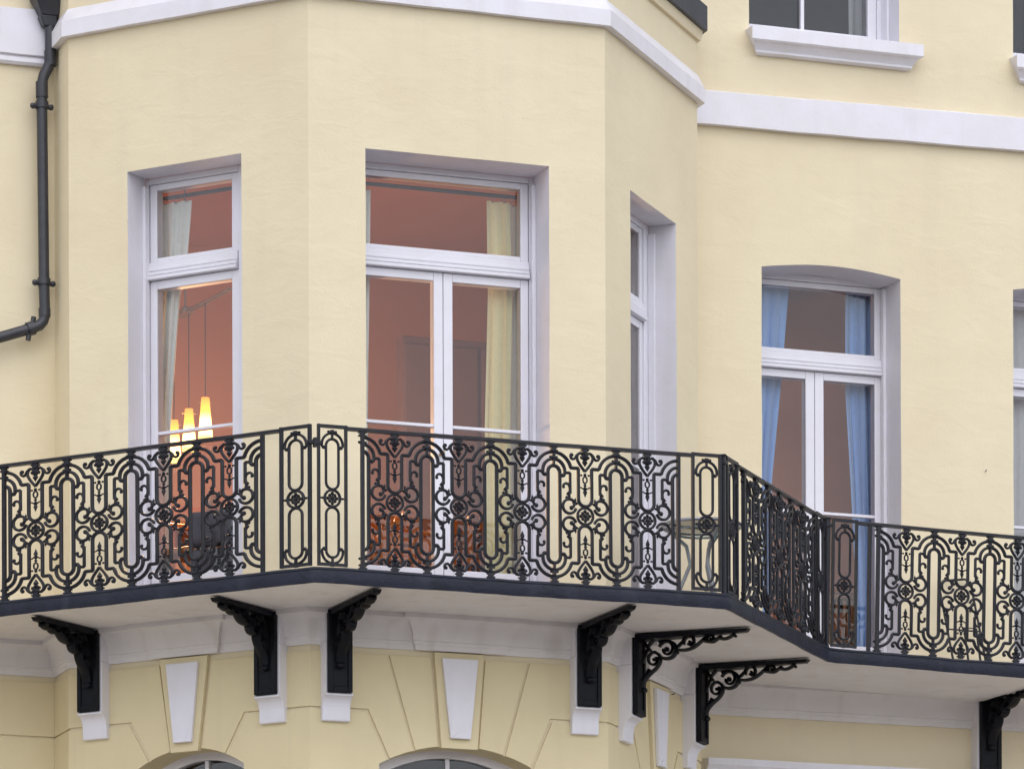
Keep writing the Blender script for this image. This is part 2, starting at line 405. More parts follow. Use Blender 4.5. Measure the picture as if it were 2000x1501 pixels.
# cornice under the balcony with a forward break over each keystone
def jog(fr, a, b, d):
    return [fr.p(a, 0, 0)[:2], fr.p(a, d, 0)[:2], fr.p(b, d, 0)[:2], fr.p(b, 0, 0)[:2]]
cpath = [(-5.0, YM), (E1[0], YM), E1] + jog(F1, 1.19, 0.70, 0.028) + [(0, 0)] + jog(F2, 0.73, 1.33, 0.028) + [(L2, 0)] + jog(F3, 0.70, 1.19, 0.028) + [E3, (E3[0], YM), (9.0, YM)]
cprof = [(-0.02, 6.992), (0.018, 6.992), (0.022, 7.022), (0.030, 7.030), (0.031, 7.046), (0.040, 7.050)]
cprof += [(0.040 + 0.085 * (1 - math.cos(t)), 7.050 + 0.135 * math.sin(t)) for t in [k * math.pi / 16 for k in range(1, 9)]] + [(0.125, 7.23), (-0.02, 7.23)]
sweep(cpath, cprof).build('cornice', 'soffit', H, smooth=True, angle=35)

# rusticated blocks, voussoirs and keystones of the ground floor
def poly_block(fr, poly, o0, o1, name='stucco_block', m='block'):
    mb = MB(); mb.prism(poly, o0, o1, lambda s, o, z: fr.p(s, o, z)); ob = mb.build(name, m, H); bevel(ob, 0.003, 2); return ob
def arc_pts(op, a, b, n=8): return [(a + (b - a) * k / n, arch_z(op, a + (b - a) * k / n)) for k in range(n + 1)]
JT = 0.0085; ZB, ZJ = 6.953, 6.583
def line_at(p, q, z): return p[0] + (q[0] - p[0]) * (z - p[1]) / (q[1] - p[1])
def rustic(fr, op, sa, sb, jl0, jl1, key, inter=None):
    """sa..sb face ends, jl0=(top,bottom) of the lower joint on the low side, jl1 on the high side, key=(t0,t1,b0,b1)"""
    kt0, kt1, kb0, kb1 = key
    for side in (0, 1):
        sg = 1 if side == 0 else -1
        end = sa if side == 0 else sb
        (pt, pb) = jl0 if side == 0 else jl1
        kt, kb = (kt0, kb0) if side == 0 else (kt1, kb1)
        spring = op['s0'] if side == 0 else op['s1']
        g_ = JT * sg
        # lower block beside the arch
        P = [(end, ZJ - JT), (pt[0] - g_, ZJ - JT), (pb[0] - g_, arch_z(op, pb[0] - g_))] + arc_pts(op, pb[0] - g_, spring, 4)[1:] + [(spring, 5.6), (end, 5.6)]
        poly_block(fr, P, -0.01, 0.014)
        # upper voussoirs
        kbz = arch_z(op, kb)
        if inter:
            (it, ib) = inter[side]
            P = [(end, ZB), (it[0] - g_, ZB), (ib[0] - g_, arch_z(op, ib[0] - g_))] + arc_pts(op, ib[0] - g_, pb[0] + g_, 4)[1:] + [(pt[0] + g_, ZJ + JT), (end, ZJ + JT)]
            poly_block(fr, P, -0.01, 0.014)
            P = [(it[0] + g_, ZB), (kt - g_, ZB), (kb - g_, arch_z(op, kb - g_))] + arc_pts(op, kb - g_, ib[0] + g_, 4)[1:]
            poly_block(fr, P, -0.01, 0.014)
        else:
            P = [(end, ZB), (kt - g_, ZB), (kb - g_, arch_z(op, kb - g_))] + arc_pts(op, kb - g_, pb[0] + g_, 5)[1:] + [(pt[0] + g_, ZJ + JT), (end, ZJ + JT)]
            poly_block(fr, P, -0.01, 0.014)
    kz = min(arch_z(op, kb0), arch_z(op, kb1)) - 0.012
    poly_block(fr, [(kt0 + JT, 6.985), (kt1 - JT, 6.985), (kb1 - JT, kz), (kb0 + JT, kz)], -0.01, 0.035, 'keystone')
    c = (kt0 + kt1) / 2; cb = (kb0 + kb1) / 2
    mb = MB(); wt, wb = 0.125, 0.07
    T = [(c - wt, 6.945), (c + wt, 6.945), (cb + wb, 6.42), (cb - wb, 6.42)]
    mb.prism(T, 0.035, 0.062, lambda s, o, z: fr.p(s, o, z))
    mb.prism([(cb - wb, 6.42), (cb + wb, 6.42), (cb, 6.475)], 0.06, 0.072, lambda s, o, z: fr.p(s, o, z))
    bevel(mb.build('keystone_panel', 'white', H), 0.004)
rustic(F2, ar2, -0.0058, L2 + 0.0058, ((0.388, 6.58), (0.535, 6.29)), ((1.672, 6.58), (1.535, 6.285)), (0.838, 1.200, 0.886, 1.154),
       inter=(((0.534, 6.95), (0.712, 6.34)), ((1.516, 6.95), (1.340, 6.34))))
for fr, op in ((F1, ar1), (F3, ar3)):
    rustic(fr, op, -0.0058, L1 + 0.004, ((0.490, 6.585), (0.640, 6.32)), ((1.388, 6.585), (1.235, 6.32)), (0.757, 1.150, 0.835, 1.065))
for z0, z1 in ((6.589, 6.955), (5.6, 6.577)):
    poly_block(FM, [(-5, z0), (E1[0] - 0.012, z0), (E1[0] - 0.012, z1), (-5, z1)], -0.01, 0.014)
    poly_block(FRL, [(-0.004, z0), (RET - 0.014, z0), (RET - 0.014, z1), (-0.004, z1)], -0.01, 0.014)
# white hood over the ground floor door on the right
sweep([(3.50, YM), (5.60, YM)], [(-0.01, 6.16), (0.05, 6.16), (0.05, 6.56), (0.075, 6.575), (0.075, 6.60), (0.10, 6.625), (0.10, 6.672), (-0.01, 6.68)], wob=0.002, step=0.2).build('door_hood', 'white', H, smooth=True, angle=30)

# corbels carrying the brackets
def corbel(fr, c, wd=0.19, zb=6.495):
    prof = [(-0.01, 7.0), (0.105, 7.0), (0.105, 6.672), (0.118, 6.664), (0.118, 6.652)]
    prof += [(0.118 - 0.066 * math.sin(t), 6.652 - 0.085 * (1 - math.cos(t))) for t in [k * math.pi / 12 for k in range(1, 7)]] + [(0.05, zb + 0.006), (0.044, zb), (-0.01, zb)]
    mb = MB(); mb.prism(prof, c - wd / 2, c + wd / 2, lambda o, s, z: fr.p(s, o, z))
    # upper block in front of the cornice
    mb.box(c - wd / 2, c + wd / 2, 0.0, 0.105, 7.001, 7.198, lambda s, o, z: fr.p(s, o, z))
    bevel(mb.build('corbel', 'white', H), 0.004)
BR = [(F1, 1.648, 0.80, 'leftmost, on the left canted face of the bay'), (F1, 0.262, 0.80, 'left of the bay corner, beside the left arch'),
      (F2, 0.165, 1.0, 'just right of the bay corner'), (F2, 1.900, 1.0, 'at the right end of the bay front'),
      (F3, 0.290, 1.0, 'on the right canted face, nearer the bay front'), (F3, 1.585, 1.0, 'on the right canted face, nearer the main wall'),
      (FM, 5.697, 1.0, 'on the main wall at the lower right')]
for fr, c, k, t in BR: corbel(fr, c)

# ------------------------------------------------------------------ rooms behind the windows
bay_in = offset_path([(E1[0], YM), E1, (0, 0), (L2, 0), E3, (E3[0], YM)], -0.012)
def room(poly, z0, z1, skip, m, fm='floorb', cm=None, door=None):
    n = len(poly)
    a = MB(); a.v += [(x, y, z0) for x, y in poly]; a.f.append(tuple(range(n))); a.build('room_floor', fm, H)
    a = MB(); a.v += [(x, y, z1) for x, y in poly]; a.f.append(tuple(range(n))); a.build('room_ceiling', cm or m, H)
    for k in range(n):
        if k in skip: continue
        p, q = poly[k], poly[(k + 1) % n]
        a = MB()
        if k == door:                       # unseen opening, added so the pendant light spills next door
            L = lambda t: (p[0] + (q[0] - p[0]) * t, p[1] + (q[1] - p[1]) * t)
            y0, y1 = (1.95 - p[1]) / (q[1] - p[1]), (3.25 - p[1]) / (q[1] - p[1])
            y0, y1 = min(y0, y1), max(y0, y1); zd = z0 + 2.7
            a.quad((*p, z0), (*L(y0), z0), (*L(y0), z1), (*p, z1)); a.quad((*L(y1), z0), (*q, z0), (*q, z1), (*L(y1), z1)); a.quad((*L(y0), zd), (*L(y1), zd), (*L(y1), z1), (*L(y0), z1))
        else: a.quad((*p, z0), (*q, z0), (*q, z1), (*p, z1))
        a.build('room_wall', m, H)
bp_ = bay_in[1:5]
rp = [(-1.9, 1.85), (bay_in[0][0], 1.85)] + bp_ + [(bay_in[5][0], 1.85), (3.68, 1.85), (3.68, 4.6), (-1.9, 4.6)]
room(rp, 7.32, 10.75, (0, 1, 2, 3, 4, 5, 6), 'terra', door=7)
room(rp, 3.2, 6.7, (0, 1, 2, 3, 4, 5, 6), 'dark', 'dark')
room([(3.74, 1.83), (7.6, 1.83), (7.6, 3.35), (3.74, 3.35)], 7.32, 10.75, (0,), 'mauve', door=3)  # made shallow, with the added opening, so more light reaches its walls
room([(3.60, 1.83), (7.6, 1.83), (7.6, 5.0), (3.60, 5.0)], 11.6, 14.1, (0,), 'pale')
room([(3.60, 2.12), (5.5, 2.12), (5.5, 4.0), (3.60, 4.0)], 0.14, 6.5, (), 'dark', 'dark')
a = MB(); a.box(-1.89, 3.67, 4.56, 4.595, 8.72, 8.80); a.build('dado_rail', 'wood', H)
a = MB(); a.box(3.655, 3.745, 1.945, 1.965, 7.33, 10.01); a.box(3.655, 3.745, 3.235, 3.255, 7.33, 10.01); a.box(3.655, 3.745, 1.966, 3.234, 9.995, 10.012); a.build('added_opening_lining', 'trim', H)  # lines the opening added for the lamplight

# ------------------------------------------------------------------ windows
def fbox(mb, fr, s0, s1, o0, o1, z0, z1): mb.box(s0, s1, o0, o1, z0, z1, lambda s, o, z: fr.p(s, o, z))
def pane(fr, s0, s1, o, z0, z1, parent, m='glass'):
    mb = MB(); fbox(mb, fr, s0 - 0.006, s1 + 0.006, o - 0.004, o, z0 - 0.006, z1 + 0.006); return mb.build('pane', m, parent)
def french(fr, op, d, glass, rise=None, fl=0.055):
    """glass: list of (s0,s1) of the door panes"""
    g0, g1 = glass[0][0], glass[-1][1]; sL, sR = op['s0'], op['s1']; zt = op['z1']
    mb = MB(); o1, o0 = -d, -d - 0.09
    fbox(mb, fr, sL, g0 - fl - 0.004, o0, o1, 7.30, zt); fbox(mb, fr, g1 + fl + 0.004, sR, o0, o1, 7.30, zt)
    fbox(mb, fr, g0 - fl - 0.003, g1 + fl + 0.003, o0, o1, 10.215, zt)
    fbox(mb, fr, sL + 0.001, sL + 0.028, o1 + 0.001, o1 + 0.05, 7.30, zt - 0.06); fbox(mb, fr, sR - 0.028, sR - 0.001, o1 + 0.001, o1 + 0.05, 7.30, zt - 0.06)
    W = bevel(mb.build('french_window', 'trim', H), 0.004)
    mb = MB()                              # moulded transom
    fbox(mb, fr, g0 - fl, g1 + fl, o0, o1 + 0.004, 9.572, 9.690)
    fbox(mb, fr, g0 - fl, g1 + fl, o1, o1 + 0.026, 9.573, 9.598)
    fbox(mb, fr, g0 - fl, g1 + fl, o1, o1 + 0.018, 9.602, 9.626)
    fbox(mb, fr, g0 - fl, g1 + fl, o1, o1 + 0.011, 9.630, 9.652)
    bevel(mb.build('transom', 'trim', W), 0.005, 3)
    mb = MB(); oo = o1 - 0.012             # fixed light above
    fbox(mb, fr, g0 - fl, g0, o0, oo, 9.692, 10.213); fbox(mb, fr, g1, g1 + fl, o0, oo, 9.692, 10.213)
    fbox(mb, fr, g0, g1, o0, oo - 0.001, 9.692, 9.722); fbox(mb, fr, g0, g1, o0, oo - 0.001, 10.172, 10.213)
    bevel(mb.build('top_light', 'trim', W), 0.005)
    pane(fr, g0, g1, -d - 0.026, 9.722, 10.172, W)
    for k, (a, b) in enumerate(glass):
        la = a - fl if k == 0 else (glass[k - 1][1] + a) / 2 + 0.002
        lb = b + fl if k == len(glass) - 1 else (b + glass[k + 1][0]) / 2 - 0.002
        mb = MB()
        fbox(mb, fr, la, a, o0, oo, 7.335, 9.569); fbox(mb, fr, b, lb, o0, oo, 7.335, 9.569)
        fbox(mb, fr, a, b, o0, oo - 0.001, 9.512, 9.569); fbox(mb, fr, a, b, o0, oo - 0.001, 7.335, 7.600)
        fbox(mb, fr, a + 0.001, b - 0.001, oo - 0.01, oo + 0.002, 7.40, 7.53)
        lf = bevel(mb.build('door_leaf', 'trim', W), 0.005)
        mb = MB(); fbox(mb, fr, a, b, -d - 0.06, -d - 0.018, 8.540, 8.562); bevel(mb.build('glazing_bar', 'trim', W), 0.004)
        pane(fr, a, b, -d - 0.026, 7.600, 8.539, W); pane(fr, a, b, -d - 0.026, 8.563, 9.512, W)
    mb = MB(); fbox(mb, fr, sL, sR, o0 + 0.01, o1 + 0.06, 7.301, 7.334); bevel(mb.build('threshold', 'trim', W), 0.004)
    if len(glass) > 1:
        mb = MB(); p = fr.p((glass[0][1] + glass[1][0]) / 2 - 0.025, 0.035 - d, 8.36); mb.ball(p[0], p[2], 0.021, p[1]); q = fr.p((glass[0][1] + glass[1][0]) / 2 - 0.025, -d - 0.012, 8.36)
        mb.tube3([q, p], 0.009); mb.build('door_knob', 'brass', W, smooth=True)
    return W
french(F1, op1, D1, [(0.735, 1.325)])
french(F2, op2, D2, [(0.481, 0.968), (1.101, 1.583)])
french(F3, op3, D3, [(0.58, 1.265)])
french(FM, opR, DM, [(4.030, 4.432), (4.575, 4.980)])
french(FM, opR2, DM, [(6.020, 6.422), (6.565, 6.970)])

def sash(op, bar):
    fr = FM; d = 0.26; sL, sR = op['s0'], op['s1']; mb = MB(); o1, o0 = -d, -d - 0.09
    fbox(mb, fr, sL, sL + 0.055, o0, o1, 11.90, 13.55); fbox(mb, fr, sR - 0.055, sR, o0, o1, 11.90, 13.55); fbox(mb, fr, sL + 0.055, sR - 0.055, o0, o1, 13.45, 13.55)
    fbox(mb, fr, sR - 0.024, sR - 0.001, o1 + 0.001, o1 + 0.10, 11.905, 13.54); fbox(mb, fr, sL + 0.001, sL + 0.024, o1 + 0.001, o1 + 0.10, 11.905, 13.54)
    W = bevel(mb.build('sash_window', 'trim', H), 0.004)
    a, b = sL + 0.115, sR - 0.125; mb = MB(); o1 -= 0.012
    fbox(mb, fr, sL + 0.057, a, o0, o1, 11.925, 13.44); fbox(mb, fr, b, sR - 0.057, o0, o1, 11.925, 13.44)
    fbox(mb, fr, a, b, o0, o1 - 0.001, 11.925, 12.032); fbox(mb, fr, a, b, o0, o1 - 0.001, 12.75, 12.80); fbox(mb, fr, a, b, o0, o1 - 0.001, 13.36, 13.44)
    bevel(mb.build('sash', 'trim', W), 0.004)
    mb = MB(); fbox(mb, fr, bar - 0.013, bar + 0.013, -d - 0.06, -d - 0.018, 12.032, 12.75); mb.build('glazing_bar', 'trim', W)
    mb = MB(); fbox(mb, fr, bar - 0.013, bar + 0.013, -d - 0.06, -d - 0.018, 12.80, 13.36); mb.build('glazing_bar', 'trim', W)
    for z0, z1 in ((12.032, 12.75), (12.80, 13.36)):
        pane(fr, a, bar - 0.013, -d - 0.045, z0, z1, W); pane(fr, bar + 0.013, b, -d - 0.045, z0, z1, W)
    p0, p1 = (sL - 0.03, YM), (sR + 0.135, YM)
    prof = [(-0.27, 11.897), (0.0, 11.895), (0.13, 11.885), (0.13, 11.80), (0.118, 11.79), (0.10, 11.788), (0.075, 11.765), (0.06, 11.75), (0.055, 11.742), (0.055, 11.728), (0.04, 11.72), (-0.01, 11.72)]
    sp = [(p0[0], YM), (p1[0], YM)]
    mb = MB(); rows = []
    for (o, z) in prof:
        inset = max(0, 0.13 - o) * 0.75 if z < 11.80 else 0
        rows.append([(p0[0] + min(inset, .09) + (p1[0] - p0[0] - 2 * min(inset, .09)) * k / 14, YM - o, z + 0.003 * noise.noise(Vector((k * 0.9, o * 8, z)))) for k in range(15)])
    if True:                                # the part inside the opening is narrower
        rows[0] = [(sL + 0.002 + (sR - sL - 0.004) * k / 14, YM + 0.26, 11.897) for k in range(15)]
    for r in rows: mb.v += r
    for i in range(len(rows) - 1):
        for k in range(14): mb.f.append((i * 15 + k, i * 15 + k + 1, (i + 1) * 15 + k + 1, (i + 1) * 15 + k))
    mb.f.append(tuple(i * 15 for i in range(len(rows)))); mb.f.append(tuple(i * 15 + 14 for i in range(len(rows))))
    mb.build('window_sill', 'white', W, smooth=True, angle=30)
sash(opU, 4.405); sash(opU2, 6.49)

def arched(fr, op):
    d = 0.20; n = 20; mb = MB(); sL, sR = op['s0'], op['s1']; c = (sL + sR) / 2
    def ring(ins, o0, o1):
        pts = [(sL + ins, 4.21)] + [(sL + ins + (sR - sL - 2 * ins) * k / n, arch_z(op, sL + (sR - sL) * k / n) - ins) for k in range(n + 1)] + [(sR - ins, 4.21)]
        return pts
    A, B = ring(0.0, 0, 0), ring(0.05, 0, 0)
    for k in range(len(A) - 1):
        p = [fr.p(*q) for q in ((A[k][0], -d, A[k][1]), (A[k + 1][0], -d, A[k + 1][1]), (B[k + 1][0], -d, B[k + 1][1]), (B[k][0], -d, B[k][1]))]
        p2 = [fr.p(*q) for q in ((A[k][0], -d - 0.06, A[k][1]), (A[k + 1][0], -d - 0.06, A[k + 1][1]), (B[k + 1][0], -d - 0.06, B[k + 1][1]), (B[k][0], -d - 0.06, B[k][1]))]
        mb.hexa(p + p2)
    W = mb.build('arched_window', 'trim', H)
    mb = MB(); fbox(mb, fr, c - 0.014, c + 0.014, -d - 0.05, -d - 0.012, 4.21, op['z1'] - 0.052); mb.build('glazing_bar', 'trim', W)
    for a, b in ((sL + 0.045, c - 0.013), (c + 0.013, sR - 0.045)):
        pts = [(a, 4.21), (b, 4.21)] + [(b + (a - b) * k / 10, arch_z(op, b + (a - b) * k / 10) - 0.045) for k in range(11)]
        mb = MB(); mb.prism(pts, -d - 0.034, -d - 0.03, lambda s, o, z: fr.p(s, o, z)); mb.build('pane', 'glass', W)
for fr, op in ((F1, ar1), (F2, ar2), (F3, ar3)): arched(fr, op)

# small hooks and nails left in the stucco
for fr, s, z in ((F3, 1.30, 6.975), (FM, 5.72, 8.87)):
    mb = MB(); p = fr.p(s, 0.0, z); q = fr.p(s, 0.02, z); t = fr.p(s, 0.022, z + 0.012); mb.tube3([p, q, t], 0.003, 6); mb.build('wall_hook', 'iron', H)

# ------------------------------------------------------------------ balcony slab
def sag(x, y): return -0.02 * max(0, x - 3.97) if y > 0.5 and x > 3 else 0.0
B_, C_ = (-0.265, -0.95), (2.523, -0.95)
A_ = (B_[0] - 2.75 * math.cos(AL), B_[1] + 2.75 * math.sin(AL))
D_ = (3.965, 0.691)
edge = [(-5.0, A_[1]), A_, B_, C_, D_, (9.0, D_[1])]
S = thing('balcony_slab', 'balcony slab with slate blue edge and pale soffit wrapping round the bay', 'balcony')
inner = [(9.0, YM - 0.006), (E3[0] + 0.006, YM - 0.006), (E3[0] + 0.006, E3[1])] + [(L2, -0.006), (0, -0.006)] + [(E1[0] - 0.006, E1[1]), (E1[0] - 0.006, YM - 0.006), (-5.0, YM - 0.006)]
outl = offset_path(edge, 0.008)
outl = [outl[0]] + subdiv(outl[1:4], 0.3) + [outl[4], (5.5, outl[5][1]), outl[5]]
poly = outl + inner
mb = MB(); n = len(poly)
mb.v += [(x, y, 7.216 + sag(x, y)) for x, y in poly] + [(x, y, 7.292 + sag(x, y)) for x, y in poly]
mb.f += [tuple(range(n)), tuple(range(n, 2 * n))] + [(k, (k + 1) % n, n + (k + 1) % n, n + k) for k in range(n)]
mb.build('soffit', 'soffit', S)
sweep(edge, [(0.009, 7.208), (0.034, 7.203), (0.038, 7.210), (0.037, 7.285), (0.044, 7.290), (0.044, 7.301), (0.03, 7.306), (-0.03, 7.306), (-0.03, 7.294), (0.009, 7.294)], wob=0.0045, sag=sag, step=0.07).build('fascia', 'fascia', S, smooth=True, angle=50)

# ------------------------------------------------------------------ cast iron railing
P0 = 0.4306
def arc(cx, cz, r, a0, a1, n=10, rz=None):
    return [(cx + r * math.cos(R_(a0 + (a1 - a0) * k / n)), cz + (rz or r) * math.sin(R_(a0 + (a1 - a0) * k / n))) for k in range(n + 1)]
def smooth_pts(p, it=1):
    for _ in range(it):
        q = [p[0]]
        for a, b in zip(p, p[1:]): q += [(a[0] * .75 + b[0] * .25, a[1] * .75 + b[1] * .25), (a[0] * .25 + b[0] * .75, a[1] * .25 + b[1] * .75)]
        p = q + [p[-1]]
    return p
def diamond(mb, x, z, wx, hz, wy=None):
    wx *= 1.2; hz *= 1.15; i = len(mb.v); wy = wy or wx * 0.8
    mb.v += [(x - wx, 0, z), (x, -wy, z), (x + wx, 0, z), (x, wy, z), (x, 0, z - hz), (x, 0, z + hz)]
    for k in range(4): mb.f += [(i + k, i + (k + 1) % 4, i + 5), (i + k, i + 4, i + (k + 1) % 4)]
def mirror(mb, fn):
    for sx in (1, -1):
        for sz in (1, -1): fn(lambda pts: [(sx * a, sz * b) for a, b in pts], sx, sz)
def rosette_mesh():
    mb = MB()
    for k in range(8):
        r = 0.031 if k % 2 == 0 else 0.025; a = k * math.pi / 4
        mb.ball(r * math.cos(a), r * math.sin(a), 0.0125, n=6, m=4); mb.tube2([(0, 0), (r * math.cos(a), r * math.sin(a))], 0.005, sides=5)
    mb.ball(0, 0, 0.012, sy=1.3, n=6)
    return mb.mesh('rosette', 'iron', True)
def cell_mesh():
    mb = MB(); h = P0 / 2; RB, RK, RS = 0.0119, 0.0107, 0.0092
    def q(m, sx, sz):
        ln = arc(0, 0.108, 0.046, -90, 0, 7) + [(0.046, 0.2), (0.046, 0.303)] + [(0.048, 0.305), (h - 0.120, 0.305)] + arc(h, 0.279, 0.1208, 166, 90, 9)
        mb.tube2(m(ln), RB)
        mb.tube2(m([(h - 0.041, 0.0), (h - 0.041, 0.15), (h - 0.041, 0.271)] + arc(h, 0.271, 0.041, 180, 90, 7)[1:]), RB + 0.0008)
        mb.tube2(m([(h - 0.058, 0.250), (h - 0.068, 0.251), (h - 0.0755, 0.262)] + arc(h, 0.280, 0.076, 180, 90, 9)), RK + 0.001)
        a, b = m([(h - 0.058, 0.253)])[0]; mb.ball(a, b, 0.0135, n=6)
        mb.tube2(m([(h - 0.076, 0.272), (0.105, 0.272), (0.103, 0.270), (0.103, 0.14)]), RK - 0.0004)
        mb.tube2(m([(0.094, 0.048), (0.084, 0.054), (0.074, 0.070)] + arc(0.108, 0.058, 0.0455, 142, -165, 20)), RK - 0.0004)
        a, b = m([(0.094, 0.049)])[0]; mb.ball(a, b, 0.0155, sy=0.9, n=8)
        for x, z, w_, h_ in ((0.068, 0.097, 0.008, 0.017), (0.060, 0.078, 0.012, 0.010), (0.078, 0.082, 0.011, 0.013), (0.128, 0.112, 0.010, 0.013), (0.112, 0.115, 0.014, 0.012), (0.115, 0.137, 0.014, 0.016), (0.106, 0.125, 0.007, 0.012)):
            a, b = m([(x, z)])[0]; diamond(mb, a, b, w_, h_)
        mb.tube2(m(smooth_pts([(0.116, 0.10), (0.110, 0.135), (0.103, 0.168), (0.110, 0.197), (0.132, 0.206), (0.149, 0.195), (0.149, 0.176)])), RS)
        a, b = m([(0.148, 0.181)])[0]; mb.ball(a, b, 0.0115, n=6)
        mb.tube2(m(smooth_pts([(0, 0.287), (0.018, 0.308), (0.038, 0.334), (0.054, 0.362), (0.053, 0.388), (0.038, 0.404), (0.021, 0.402), (0.012, 0.388), (0.017, 0.374), (0.028, 0.375)])), RS + 0.0006)
        a, b = m([(0.026, 0.377)])[0]; mb.ball(a, b, 0.009, n=6)
        mb.tube2(m(smooth_pts([(0.046, 0.397), (0.058, 0.388), (0.066, 0.370), (0.080, 0.361), (0.096, 0.368), (0.101, 0.386), (0.091, 0.396)])), RS)
        a, b = m([(0.089, 0.389)])[0]; mb.ball(a, b, 0.0125, n=6)
        mb.tube2(m([(0.046, 0.266), (0.026, 0.262)]), 0.0048, sides=5); a, b = m([(0.024, 0.262)])[0]; mb.ball(a, b, 0.0075, n=6)
        mb.tube2(m(smooth_pts([(0, 0.186), (0.014, 0.174), (0.028, 0.186), (0.042, 0.178)])), 0.0048, sides=5)
        a, b = m([(0.048, 0.12)])[0]; mb.ball(a, b, 0.006, n=6)
    mirror(mb, q)
    for sz in (1, -1):
        mb.tube2([(x, z * sz) for x, z in arc(0, 0.233, 0.0145, 0, 360, 12, 0.021)[:-1]], 0.0058, closed=True)
        for x, z, w_, h_ in ((0, 0.153, 0.013, 0.030), (0, 0.176, 0.019, 0.013), (0, 0.198, 0.010, 0.016), (0, 0.345, 0.017, 0.026), (0, 0.366, 0.020, 0.016), (0, 0.388, 0.010, 0.03)): diamond(mb, x, z * sz, w_, h_)
        mb.ball(0, 0.265 * sz, 0.012, n=6)
        for z0, z1, wd in ((0.404, 0.418, 0.016), (0.418, 0.428, 0.027), (0.428, 0.438, 0.018)): mb.box(-wd, wd, -0.012, 0.012, min(z0 * sz, z1 * sz), max(z0 * sz, z1 * sz))
        for z0, z1, wd in ((0.316, 0.352, 0.007), (0.360, 0.372, 0.017), (0.372, 0.392, 0.010), (0.404, 0.414, 0.026), (0.414, 0.426, 0.016), (0.426, 0.4385, 0.026)): mb.box(-h - wd, -h + wd, -0.0125, 0.0125, min(z0 * sz, z1 * sz), max(z0 * sz, z1 * sz))
        for s_ in (-1, 1): mb.ball(-h + s_ * 0.022, 0.368 * sz, 0.009, n=6)
    mb.tube2(arc(0, 0, 0.0535, 0, 360, 22)[:-1], 0.0098, closed=True)
    return mb.mesh('scroll_panel', 'iron', True, 45)
NW = 0.205
def narrow_mesh():
    mb = MB(); h = NW / 2; b = 0.0088; T = 0.463; Bm = -0.428
    for x in (-h + b, h - b): mb.box(x - b, x + b, -0.012, 0.012, Bm, T)
    mb.box(-h + 2 * b, h - 2 * b, -0.0115, 0.0115, T - 0.021, T - 0.001); mb.box(-h + 2 * b, h - 2 * b, -0.0115, 0.0115, Bm + 0.001, Bm + 0.019)
    for sz in (1, -1):
        m = lambda pts: [(x, z * sz) for x, z in pts]
        mb.tube2(m([(-0.043, 0.1), (-0.043, 0.2), (-0.043, 0.33)] + arc(0, 0.33, 0.043, 180, 0, 10)[1:] + [(0.043, 0.2), (0.043, 0.1)] + arc(0, 0.1, 0.043, 0, -180, 10)[1:-1]), 0.0094, closed=True)
        mb.tube2(m([(-0.05, 0.318), (-0.062, 0.316), (-0.071, 0.328)] + arc(0, 0.338, 0.072, 180, 0, 12) + [(0.071, 0.328), (0.062, 0.316), (0.05, 0.318)]), 0.0092)
        mb.ball(-0.055, 0.32 * sz, 0.013, n=6); mb.ball(0.055, 0.32 * sz, 0.013, n=6)
        for z0, z1, wd in ((0.376, 0.405, 0.006), (0.412, 0.422, 0.022), (0.422, 0.43, 0.012)): mb.box(-wd, wd, -0.011, 0.011, min(z0 * sz, z1 * sz), max(z0 * sz, z1 * sz))
        for s_ in (-1, 1): mb.ball(s_ * 0.025, 0.418 * sz, 0.0105, n=6)
    mb.tube2(arc(0, 0, 0.053, 0, 360, 22)[:-1], 0.0098, closed=True)
    for s_ in (-1, 1): mb.ball(s_ * 0.068, 0, 0.009, n=6); mb.tube2([(s_ * 0.05, 0), (s_ * (h - 0.02), 0)], 0.006)
    return mb.mesh('narrow_panel', 'iron', True, 45)
ROS, CEL, NAR = rosette_mesh(), cell_mesh(), narrow_mesh()
post_mb = MB(); post_mb.box(-0.0112, 0.0112, -0.013, 0.013, 0.0, 0.872); POST = post_mb.mesh('post', 'iron')

